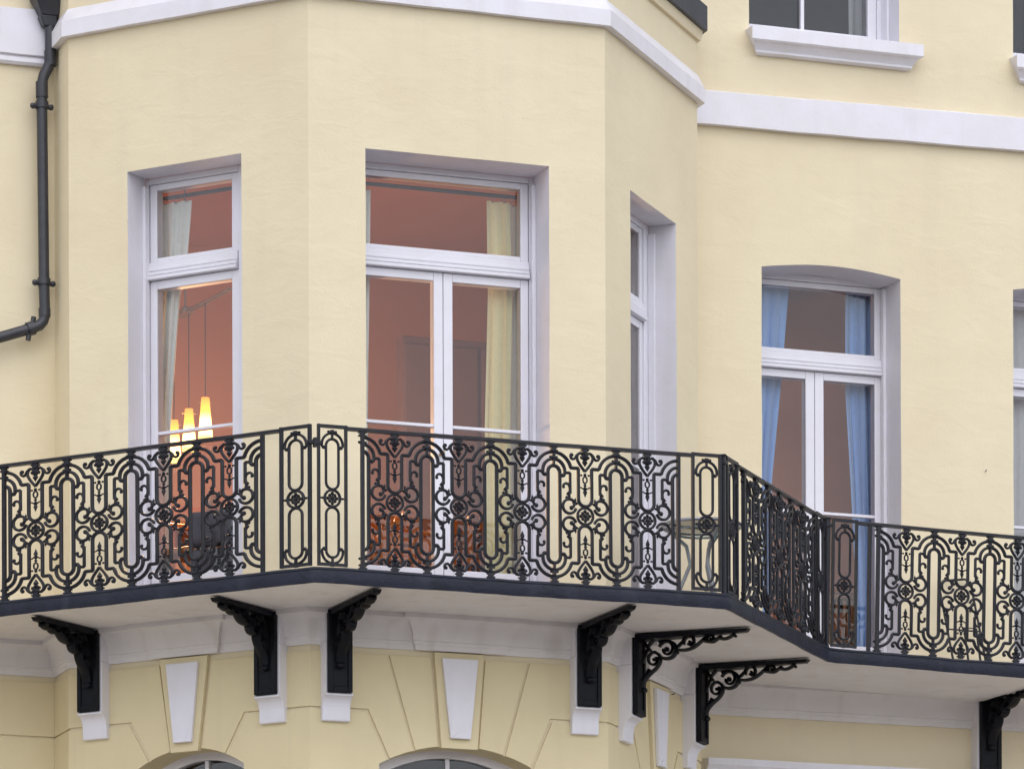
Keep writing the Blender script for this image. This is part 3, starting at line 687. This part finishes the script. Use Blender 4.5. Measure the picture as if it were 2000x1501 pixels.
def railing(a, ang, length, x0, P, n, narrow, label, posts=(), cpost=None, tilt=0.0):
    T = thing('balcony_railing', label, 'railing', (a[0], a[1], 7.305), ang, 'cast iron railings along the balcony edge')
    if tilt: T.rotation_euler = (0, tilt, ang)
    for k in range(n):
        c = link('scroll_panel', CEL, T); c.location = (x0 + P * (k + 0.5), 0, 0.442); c.scale = (P / P0, 1, 1)
        c.rotation_euler = (0, R_(random.uniform(-0.35, 0.35)), R_(random.uniform(-0.6, 0.6))); r = link('rosette', ROS, c)
        r.rotation_euler = (0, random.uniform(-.1, .1), 0)
    for x in list(posts):
        p = link('post', POST, T); p.location = (x, 0, 0)
    for (p0, p1) in narrow:
        c = link('narrow_panel', NAR, T); c.location = ((p0 + p1) / 2, -0.004, 0.442); c.scale = ((p1 - p0) / NW, 1, 1)
        link('rosette', ROS, c)
    mb = MB(); xs = sorted([length - 0.0 if not narrow or narrow[-1][1] < length - 0.4 else narrow[-1][0], narrow[0][1]])
    N = 40; i0 = 0
    for k in range(N + 1):                  # a slightly uneven flat bar
        x = xs[0] + (xs[1] - xs[0]) * k / N; dz = 0.0022 * noise.noise(Vector((x * 3 + a[0], ang, 0)))
        mb.v += [(x, -0.020, 0.876 + dz), (x, 0.020, 0.876 + dz), (x, 0.020, 0.892 + dz), (x, 0.006, 0.900 + dz), (x, -0.006, 0.900 + dz), (x, -0.020, 0.892 + dz)]
    for k in range(N):
        for j in range(6): mb.f.append((k * 6 + j, k * 6 + (j + 1) % 6, k * 6 + 6 + (j + 1) % 6, k * 6 + 6 + j))
    mb.f += [tuple(range(6)), tuple(N * 6 + j for j in range(6))]
    mb.build('top_rail', 'iron', T, smooth=True, angle=40)
    if cpost is not None:
        mb = MB(); mb.box(cpost - 0.0145, cpost + 0.0145, -0.0145, 0.0145, 0.0, 0.895); mb.box(cpost - 0.022, cpost + 0.022, -0.022, 0.022, 0.84, 0.865); mb.box(cpost - 0.019, cpost + 0.019, -0.019, 0.019, 0.895, 0.908)
        bevel(mb.build('corner_post', 'iron', T), 0.004)
    return T
railing(A_, -AL, 2.75, 0.379, 0.4968, 4, [(0.02, 0.245), (2.499, 2.728)], 'black cast iron railing of four scroll panels on the left canted side', (0.379, 2.366))
rr = railing(B_, 0, 2.788, 0.318, P0, 5, [(0.018, 0.215), (2.562, 2.770)], 'black cast iron railing of five scroll panels across the bay front', (0.318, 2.471))
mb = MB(); mb.box(-0.042, 0.045, -0.02, 0.012, 0.775, 0.80); mb.box(-0.01, 0.012, -0.028, 0.006, 0.755, 0.815); bevel(mb.build('clamp', 'iron', rr), 0.003)
railing(C_, AL, 2.185, 0.406, 0.5077, 3, [(0.035, 0.262), (1.955, 2.165)], 'black cast iron railing of three scroll panels seen almost edge on', (0.406, 1.929), cpost=0.0)
railing(D_, 0, 3.4, 0.387, 0.429, 6, [(0.035, 0.228)], 'black cast iron railing in front of the blue curtained window', (0.322, 0.387, 2.961), cpost=0.005, tilt=0.018)

# ------------------------------------------------------------------ iron brackets
def spiral(cx, cz, r0, r1, a0, a1, n=18):
    return [(cx + (r0 + (r1 - r0) * k / n) * math.cos(R_(a0 + (a1 - a0) * k / n)), cz + (r0 + (r1 - r0) * k / n) * math.sin(R_(a0 + (a1 - a0) * k / n))) for k in range(n + 1)]
def bracket_parts():
    leg = MB(); leg.box(0, 0.028, -0.082, 0.082, -0.535, 0.0)
    leg.box(0.0285, 0.040, -0.082, -0.052, -0.533, -0.002); leg.box(0.0285, 0.040, 0.052, 0.082, -0.533, -0.002); leg.box(0.0285, 0.038, -0.0515, 0.0515, -0.533, -0.495)
    arm = MB(); arm.hexa([(0.0285, -0.068, -0.034), (0.78, -0.026, -0.024), (0.78, 0.026, -0.024), (0.0285, 0.068, -0.034), (0.0285, -0.068, -0.001), (0.80, -0.03, -0.001), (0.80, 0.03, -0.001), (0.0285, 0.068, -0.001)])
    sc = MB(); W_ = 0.034
    def T(p, r=0.0125): sc.tube2(p, r, W_, sides=6)
    ox = 0.045
    sh = lambda p: [(x + ox, z) for x, z in p]
    # outer sweep with four scrolls getting smaller towards the tip
    T(sh(smooth_pts([(0.0, -0.345), (0.012, -0.30), (0.05, -0.26), (0.10, -0.225), (0.128, -0.18), (0.122, -0.135), (0.085, -0.115)], 2)), 0.0115)
    T(sh(spiral(0.082, -0.165, 0.052, 0.020, 75, 400)), 0.0085)
    T(sh(smooth_pts([(0.125, -0.15), (0.165, -0.168), (0.215, -0.158), (0.243, -0.12), (0.235, -0.075), (0.19, -0.045), (0.12, -0.05)], 2)), 0.0115)
    T(sh(spiral(0.172, -0.102, 0.058, 0.022, 160, -190)), 0.0085)
    T(sh(smooth_pts([(0.24, -0.11), (0.30, -0.118), (0.36, -0.105), (0.41, -0.07), (0.455, -0.035)], 2)), 0.0105)
    T(sh(spiral(0.335, -0.062, 0.046, 0.017, 200, -130)), 0.010)
    T(sh(smooth_pts([(0.42, -0.06), (0.455, -0.068), (0.50, -0.075), (0.53, -0.055), (0.56, -0.04)], 2)), 0.011)
    T(sh(spiral(0.485, -0.055, 0.030, 0.012, 180, -120, 12)), 0.009)
    T(sh(smooth_pts([(0.53, -0.05), (0.58, -0.062), (0.62, -0.05), (0.65, -0.03)], 2)), 0.010)
    T(sh([(0.0, -0.03), (0.03, -0.07), (0.055, -0.105)]), 0.0105); T(sh([(0.03, -0.085), (0.075, -0.035)]), 0.0105); T(sh([(0.25, -0.09), (0.285, -0.06), (0.30, -0.035)]), 0.0095)
    T(sh(smooth_pts([(0.0, -0.18), (0.02, -0.12), (0.045, -0.085)], 1)), 0.0095); T(sh([(0.0, -0.30), (0.035, -0.255), (0.05, -0.225)]), 0.0125)
    for x, z, r in ((0.012, -0.365, 0.02), (0.082, -0.165, 0.0125), (0.172, -0.102, 0.018), (0.335, -0.062, 0.0105), (0.485, -0.055, 0.012), (0.245, -0.128, 0.0125), (0.655, -0.045, 0.012)): sc.ball(x + ox, z, r, sy=1.0 + 0.018 / r, n=8)
    return leg.mesh('wall_leg', 'iron2'), arm.mesh('arm', 'iron2'), sc.mesh('scrollwork', 'iron2', True, 50)
LEG, ARM, SCR = bracket_parts()
for fr, c, k, t in BR:
    p = fr.p(c, 0.107, 7.2)
    ang = math.atan2(fr.n[1], fr.n[0])
    zz = 7.200 + (sag(p[0], p[1]) if fr is FM else 0)
    if fr is FM: zz = 7.2 - 0.0
    T = thing('balcony_bracket', 'black scrolled iron bracket under the balcony, ' + t, 'bracket', (p[0], p[1], zz + 0.004), ang, 'iron brackets under the balcony')
    T.scale = (k, 1, 1)
    for nm, me in (('wall_leg', LEG), ('arm', ARM), ('scrollwork', SCR)):
        o = link(nm, me, T)
        if nm == 'wall_leg': bevel(o, 0.004)

# ------------------------------------------------------------------ downpipe
DP = thing('downpipe', 'black downpipe with hopper and cranked elbow in the corner left of the bay', 'downpipe', (-1.33, 1.69, 0))
px = lambda X, z, Y=1.69: (X + 1.33, Y - 1.69, z)
mb = MB(); mb.tube3([px(-1.29, 11.46), px(-1.29, 11.2), px(-1.292, 11.13), px(-1.305, 11.09), px(-1.335, 11.03), px(-1.348, 10.98), px(-1.35, 10.9), px(-1.338, 9.60), px(-1.334, 9.45), px(-1.335, 9.41), px(-1.345, 9.375), px(-1.37, 9.345), px(-1.41, 9.325), px(-1.66, 9.235), px(-3.6, 8.56)], 0.0365, 16)
mb.build('pipe', 'pipe', DP, smooth=True, angle=60)
def collar(p, q, r, nm): mb = MB(); mb.tube3([p, q], r, 16); return mb.build(nm, 'pipe', DP, smooth=True, angle=50)
for z in (10.83, 9.64):
    X = -1.349 if z > 10 else -1.339
    c = collar(px(X, z - 0.022), px(X, z + 0.022), 0.045, 'pipe_clip')
    for s_ in (-1, 1):
        m2 = MB(); m2.tube3([px(X + s_ * 0.035, z - 0.01), px(X + s_ * 0.060, z - 0.01)], 0.017, 8); m2.ball(*[px(X + s_ * 0.062, z - 0.01)[i] for i in (0, 2)], 0.022, 0); m2.build('clip_lug', 'pipe', c, smooth=True)
    m2 = MB(); m2.box(X + 1.33 - 0.012, X + 1.33 + 0.012, 0.03, 0.108, z - 0.015, z + 0.015); m2.build('stand_off', 'pipe', c)
collar(px(-1.29, 11.10), px(-1.29, 11.20), 0.042, 'socket'); collar(px(-1.349, 10.88), px(-1.350, 10.985), 0.042, 'socket'); collar(px(-1.336, 9.46), px(-1.335, 9.405), 0.041, 'socket')
c = collar(px(-1.41, 9.325), px(-1.455, 9.309), 0.047, 'pipe_clip')
for s_ in (-1, 1):
    m2 = MB(); m2.tube3([px(-1.43 + 0.012 * s_, 9.317 + s_ * 0.035), px(-1.43 + 0.02 * s_, 9.317 + s_ * 0.08)], 0.018, 8); m2.build('clip_lug', 'pipe', c, smooth=True)
mb = MB()                                   # hopper
for k, (z0, z1, a, b) in enumerate(((11.36, 11.43, 0.045, 0.06), (11.43, 11.54, 0.06, 0.10), (11.54, 11.72, 0.11, 0.115))):
    mb.hexa([px(-1.30 + x * a, z0, 1.69 + y * a) for x, y in ((-1, -.8), (1, -.8), (1, .8), (-1, .8))] + [px(-1.31 + x * b, z1 - 0.001, 1.69 + y * b) for x, y in ((-1, -.8), (1, -.8), (1, .8), (-1, .8))])
bevel(mb.build('hopper', 'pipe', DP), 0.008, 2)

# ------------------------------------------------------------------ curtains
def curtain(fr, o, rows, pleats, m, label, amp=0.028, head=True, group='curtains in the first floor windows', name='curtain', zig=None):
    """rows: (z, s_a, s_b) from top to bottom"""
    c = fr.p((rows[-1][1] + rows[-1][2]) / 2, o, 7.33)
    T = thing(name, label, 'curtain', c, 0, group); mb = MB(); nu, nv = pleats * 10, 40
    zt, zb = rows[0][0], rows[-1][0]
    for v in range(nv + 1):
        z = zt + (zb - zt) * v / nv
        for (za, a0, b0), (zc, a1, b1) in zip(rows, rows[1:]):
            if zc <= z <= za + 1e-6:
                t = (za - z) / (za - zc); sa, sb = a0 + (a1 - a0) * t, b0 + (b1 - b0) * t; break
        for u in range(nu + 1):
            t = u / nu; ph = 2 * math.pi * pleats * (t + 0.04 * noise.noise(Vector((t * 3, z * 0.7, pleats))))
            k = amp * (0.55 + 0.45 * min(1, (zt - z) / 0.5)) * (0.8 + 0.5 * noise.noise(Vector((t * 5, z * 0.5, 3))))
            p = fr.p(sa + (sb - sa) * t + 0.25 * k * math.sin(2 * ph), o + k * math.sin(ph) + 0.3 * k * math.sin(2.3 * ph + z), z)
            mb.v.append((p[0] - c[0], p[1] - c[1], p[2] - c[2]))
    for v in range(nv):
        for u in range(nu):
            a = v * (nu + 1) + u; mb.f.append((a, a + 1, a + nu + 2, a + nu + 1))
    mb.build('fabric', m, T, smooth=True, angle=80)
    if head:
        for k in range(pleats):
            t = (k + 0.5) / pleats; s = rows[0][1] + (rows[0][2] - rows[0][1]) * t; p = fr.p(s, o, zt + 0.012)
            mb = MB(); mb.tube3([(p[0] - c[0] + 0.015 * math.cos(q), p[1] - c[1], p[2] - c[2] + 0.02 * math.sin(q)) for q in [i * math.pi / 5 for i in range(10)]], 0.003, 5); mb.build('hook', 'steel', T)
    return T
curtain(F1, -0.37, [(10.12, 1.56, 1.135), (9.75, 1.56, 1.165), (9.5, 1.56, 1.225), (8.6, 1.56, 1.315), (7.36, 1.56, 1.33)], 5, 'cream', 'cream gathered curtain in the window with the lit lamps', amp=0.02)
curtain(F2, -0.47, [(10.12, 1.400, 1.56), (9.5, 1.405, 1.58), (8.6, 1.380, 1.56), (7.36, 1.38, 1.57)], 2, 'yellowc', 'pale yellow curtain fold at the right of the double window', amp=0.022)
curtain(F2, -0.52, [(10.12, 1.51, 1.70), (9.0, 1.50, 1.70), (7.36, 1.50, 1.70)], 3, 'cream', 'cream curtain behind the yellow fold, against the right frame', amp=0.02)
curtain(F2, -0.47, [(10.12, 0.36, 0.582), (9.0, 0.36, 0.560), (7.36, 0.36, 0.545)], 3, 'cream', 'sliver of cream curtain at the left edge of the double window', amp=0.02)
curtain(F3, -0.345, [(10.15, 0.95, 1.62), (9.0, 1.0, 1.62), (7.36, 1.1, 1.62)], 6, 'voile', 'grey white curtain in the narrow window on the right canted face')
curtain(FM, -0.47, [(10.20, 3.98, 4.375), (9.6, 3.98, 4.325), (8.8, 3.98, 4.238), (7.36, 3.98, 4.20)], 4, 'blue', 'blue curtain drawn to the left of the arched head window', head=False)
curtain(FM, -0.47, [(10.20, 4.825, 5.09), (9.5, 4.82, 5.09), (8.8, 4.86, 5.09), (8.2, 4.89, 5.09), (7.36, 4.91, 5.09)], 4, 'blue', 'blue curtain hanging at the right of the arched head window', head=False)
curtain(FM, -0.47, [(10.20, 6.00, 6.62), (7.36, 6.00, 6.62)], 6, 'voile', 'pale grey net curtain in the window at the far right edge', amp=0.02, head=False)
for fr, o, a, b, z, lab in ((F1, -0.37, 0.5, 1.56, 10.155, 'dark curtain rail in the window with the lamps'), (F2, -0.47, 0.36, 1.70, 10.16, 'dark curtain rail across the double window'), (FM, -0.47, 3.95, 5.10, 10.225, 'dark curtain rail above the blue curtains')):
    p0, p1 = fr.p(a, o, z), fr.p(b, o, z); mb = MB()
    mb.tube3([(0, 0, 0), (p1[0] - p0[0], p1[1] - p0[1], 0)], 0.014, 8); T = thing('curtain_rail', lab, 'curtain rail', p0); mb.build('rod', 'cushion', T, smooth=True)
    for e in ((0, 0, 0), (p1[0] - p0[0], p1[1] - p0[1], 0)):
        m2 = MB(); m2.ball(e[0], e[2], 0.024, e[1]); m2.build('finial', 'cushion', T, smooth=True)

curtain(FM, -0.52, [(13.45, 4.86, 5.10), (11.95, 4.88, 5.10)], 3, 'voile', 'grey curtain at the right side of the upper sash window', head=False, group='curtains in the upper window')
# ------------------------------------------------------------------ pendant lamps
PL = thing('pendant_light', 'three lit amber glass pendant lamps hanging from a ceiling bar in the left window', 'lamp', (-0.2, 2.12, 9.63))
mb = MB(); mb.tube3([(0.075, -0.82, -0.03), (-0.02, 0.2, 0.0)], 0.008, 8); mb.tube3([(0.045, -0.82, -0.03), (-0.05, 0.2, 0.0)], 0.008, 8); mb.build('bar', 'steel', PL, smooth=True)
mb = MB(); mb.box(-0.05, 0.03, -0.03, 0.15, -0.015, 0.03); bevel(mb.build('canopy', 'steel', PL), 0.01); mb = MB(); mb.tube3([(-0.01, 0.06, 0.03), (-0.01, 0.06, 1.115)], 0.007, 8); mb.build('drop_rod', 'steel', PL)
for k in range(3):
    lx, ly, zt = (0.023, -0.32, -0.662) if k == 0 else ((-0.002, 0.0, -0.673) if k == 1 else (-0.018, 0.32, -0.685))
    mb = MB(); mb.tube3([(lx, ly, 0), (lx, ly, zt)], 0.0035, 6); mb.build('cord', 'cushion', PL)
    prof = [(0.028, 0.0), (0.031, -0.04), (0.037, -0.12), (0.045, -0.21), (0.051, -0.290)]; mb = MB(); nn = 20
    for r, z in prof:
        for j in range(nn): mb.v.append((lx + r * math.cos(2 * math.pi * j / nn), ly + r * math.sin(2 * math.pi * j / nn), zt + z))
    for a in range(len(prof) - 1):
        for j in range(nn): mb.f.append((a * nn + j, a * nn + (j + 1) % nn, (a + 1) * nn + (j + 1) % nn, (a + 1) * nn + j))
    mb.f.append(tuple(range(nn)))
    sh_ = mb.build('shade', 'lamp', PL, smooth=True, angle=60)
    mb = MB(); mb.tube3([(lx - 0.05, ly, zt - 0.035), (lx + 0.05, ly, zt - 0.03)], 0.0035, 6); mb.build('cross_pin', 'brass', sh_)
    pl_ = bpy.data.lights.new('bulb', 'POINT'); pl_.energy = 36; pl_.color = (1.0, 0.62, 0.32); pl_.shadow_soft_size = 0.03
    po = bpy.data.objects.new('bulb', pl_); COL.objects.link(po); po.parent = PL; po.location = (lx, ly, zt - 0.33)

# ------------------------------------------------------------------ furniture inside and on the balcony
def dining_chair(x, y, rz, label):
    T = thing('dining_chair', label, 'chair', (x, y, 7.32), rz, 'wooden chairs in the bay room')
    mb = MB(); mb.box(-0.22, 0.22, -0.22, 0.22, 0.43, 0.47); bevel(mb.build('seat', 'wood', T), 0.012)
    for sx in (-1, 1):
        mb = MB(); mb.tube3([(sx * 0.19, -0.19, 0), (sx * 0.19, -0.19, 0.43)], [0.016, 0.022], 8); mb.build('leg', 'wood', T, smooth=True)
        mb = MB(); pts = [(sx * 0.19, 0.20, 0), (sx * 0.19, 0.19, 0.45), (sx * 0.195, 0.22, 0.70)]
        pts += [(sx * (0.155 + 0.045 * math.cos(q)), 0.235, 0.74 + 0.045 * math.sin(q)) for q in [k * math.pi / 6 for k in range(0, 9)]]
        mb.tube3(pts, [0.017, 0.022] + [0.02] * (len(pts) - 2), 8); mb.build('back_post', 'wood', T, smooth=True)
    mb = MB(); mb.tube3([(-0.19, 0.215, 0.66), (-0.1, 0.23, 0.70), (0, 0.235, 0.66), (0.1, 0.23, 0.70), (0.19, 0.215, 0.66)], 0.022, 8); mb.build('crest_rail', 'wood', T, smooth=True)
    mb = MB(); mb.prism([(-0.05, 0.47), (0.05, 0.47), (0.09, 0.58), (0.045, 0.67), (-0.045, 0.67), (-0.09, 0.58)], 0.205, 0.225, lambda a, b, c: (a, b, c)); mb.build('splat', 'wood', T)
    mb = MB(); mb.tube3([(-0.19, 0.2, 0.52), (0.19, 0.2, 0.52)], 0.014, 8); mb.build('cross_rail', 'wood', T, smooth=True)
dining_chair(0.80, 1.10, R_(190), 'orange wooden chair behind the left leaf of the double window')
dining_chair(1.22, 1.28, R_(165), 'orange wooden chair behind the middle of the double window')
dining_chair(1.62, 1.05, R_(175), 'orange wooden chair beside the yellow curtain')
dining_chair(-0.38, 1.20, R_(215), 'orange wooden chair below the lit pendant lamps')
T = thing('dining_table', 'wooden dining table in the bay room below the pendant lamps', 'table', (0.35, 2.05, 7.32))
mb = MB(); mb.box(-0.9, 0.9, -0.42, 0.42, 0.70, 0.74); bevel(mb.build('table_top', 'wood', T), 0.01)
for sx in (-1, 1):
    for sy in (-1, 1): mb = MB(); mb.tube3([(sx * 0.8, sy * 0.34, 0), (sx * 0.8, sy * 0.34, 0.70)], [0.022, 0.035], 8); mb.build('leg', 'wood', T, smooth=True)
T = thing('panel', 'tall shallow plum brown cabinet at the back of the bay room', 'panel', (2.42, 3.75, 7.32))  # shallow upright box, darker than the room walls
mb = MB(); mb.box(-0.60, 0.60, -0.25, -0.11, 0, 2.62); bevel(mb.build('panel_core', 'plum', T), 0.01)
for s_ in (-1, 1): mb = MB(); mb.box(s_ * 0.3 - 0.285, s_ * 0.3 + 0.285, -0.268, -0.2505, 0.08, 2.56); bevel(mb.build('panel_leaf', 'plum', T), 0.006)
# dark upholstered chair in the left window
T = thing('armchair', 'dark grey upholstered chair low in the left window', 'chair', (-0.20, 0.98, 7.32), R_(140))
mb = MB(); mb.box(-0.25, 0.25, -0.24, 0.24, 0.2, 0.44); bevel(mb.build('seat', 'cushion', T), 0.05, 3)
mb = MB(); mb.box(-0.25, 0.25, 0.16, 0.26, 0.445, 0.68); bevel(mb.build('backrest', 'cushion', T), 0.04, 3)
for sx in (-1, 1):
    for sy in (-1, 1): mb = MB(); mb.tube3([(sx * 0.2, sy * 0.19, 0), (sx * 0.2, sy * 0.19, 0.2)], [0.012, 0.018], 8); mb.build('leg', 'wood', T, smooth=True)
# wicker chair with dark cushion behind the blue curtained window
T = thing('wicker_chair', 'brown wicker chair with a dark cushion low in the blue curtained window', 'chair', (4.98, 2.75, 7.32), R_(165))
mb = MB(); mb.box(-0.25, 0.25, -0.25, 0.25, 0.30, 0.42); bevel(mb.build('seat', 'wood2', T), 0.03, 3)
mb = MB()
for k in range(9): mb.tube3([(-0.24 + 0.06 * k, 0.22, 0.42), (-0.24 + 0.06 * k, 0.27, 0.60), (-0.2 + 0.05 * k, 0.26, 0.70)], 0.016, 6)
mb.tube3([(-0.26, 0.22, 0.40), (-0.25, 0.27, 0.62), (-0.15, 0.27, 0.71), (0.15, 0.27, 0.71), (0.25, 0.27, 0.62), (0.26, 0.22, 0.40)], 0.022, 8); mb.build('backrest', 'wood2', T, smooth=True)
mb = MB(); mb.box(-0.2, 0.2, 0.10, 0.2, 0.62, 0.76); bevel(mb.build('cushion', 'cushion', T), 0.04, 3)
for sx in (-1, 1):
    for sy in (-1, 1): mb = MB(); mb.tube3([(sx * 0.22, sy * 0.22, 0), (sx * 0.22, sy * 0.22, 0.3)], 0.02, 8); mb.build('leg', 'wood2', T, smooth=True)
T = thing('candle_holder', 'small red glass candle holder at the foot of the blue curtained window', 'candle holder', (4.62, 2.32, 7.62))
mb = MB(); mb.tube3([(0, 0, 0), (0, 0, 0.01), (0, 0, 0.09)], [0.03, 0.035, 0.04], 14); mb.build('cup', 'red', T, smooth=True, angle=50)
mb = MB(); mb.tube3([(0, 0, -0.30), (0, 0, -0.285), (0, 0, -0.28), (0, 0, -0.001)], [0.07, 0.07, 0.015, 0.02], 14); mb.build('stand', 'steel', T, smooth=True, angle=40)

# round glass table on the balcony
T = thing('bistro_table', 'round glass topped metal table behind the corner of the railing', 'table', (2.60, -0.38, 7.305))
mb = MB(); nn = 32; r = 0.255
mb.tube3([(0, 0, 0.548), (0, 0, 0.556)], r, nn); mb.build('table_top', 'tglass', T)
def ringm(r, z, t, nm, mt='iron'):
    mb = MB(); i = 0
    for k in range(nn):
        a = 2 * math.pi * k / nn
        for j in range(6):
            b = 2 * math.pi * j / 6; mb.v.append(((r + t * math.cos(b)) * math.cos(a), (r + t * math.cos(b)) * math.sin(a), z + t * 1.3 * math.sin(b)))
    for k in range(nn):
        for j in range(6): mb.f.append((k * 6 + j, k * 6 + (j + 1) % 6, ((k + 1) % nn) * 6 + (j + 1) % 6, ((k + 1) % nn) * 6 + j))
    return mb.build(nm, mt, T, smooth=True)
ringm(0.262, 0.552, 0.010, 'rim', 'steel'); ringm(0.20, 0.515, 0.007, 'brace_ring', 'steel')
for k in range(3):
    a = R_(40 + 120 * k); mb = MB()
    mb.tube3([(0.235 * math.cos(a), 0.235 * math.sin(a), 0.54), (0.10 * math.cos(a), 0.10 * math.sin(a), 0.42), (0.075 * math.cos(a), 0.075 * math.sin(a), 0.30), (0.2 * math.cos(a), 0.2 * math.sin(a), 0.0)], 0.013, 8); mb.build('leg', 'steel', T, smooth=True)
# folded chair leaning on the wall behind the right railing
T = thing('folded_chair', 'thin black metal chair folded and leaning on the wall behind the right railing', 'chair', (5.47, 1.42, 7.27), R_(4))
def lean(x, z): return (x, 0.05 + 0.36 * z, z)
mb = MB(); mb.tube3([lean(-0.135, 0), lean(-0.135, 0.70), lean(-0.125, 0.745), lean(-0.09, 0.775), lean(0.09, 0.80), lean(0.125, 0.78), lean(0.135, 0.73), lean(0.135, 0)], 0.0085, 8); mb.build('outer_frame', 'iron', T, smooth=True)
mb = MB(); mb.tube3([(-0.05, 0.0, 0), (-0.05, 0.10, 0.40), (0.05, 0.10, 0.40), (0.05, 0.0, 0)], 0.0085, 8); mb.build('inner_frame', 'iron', T, smooth=True)
for z in (0.10, 0.40): mb = MB(); mb.tube3([lean(-0.135, z), lean(0.135, z)], 0.006, 8); mb.build('cross_rail', 'iron', T, smooth=True)
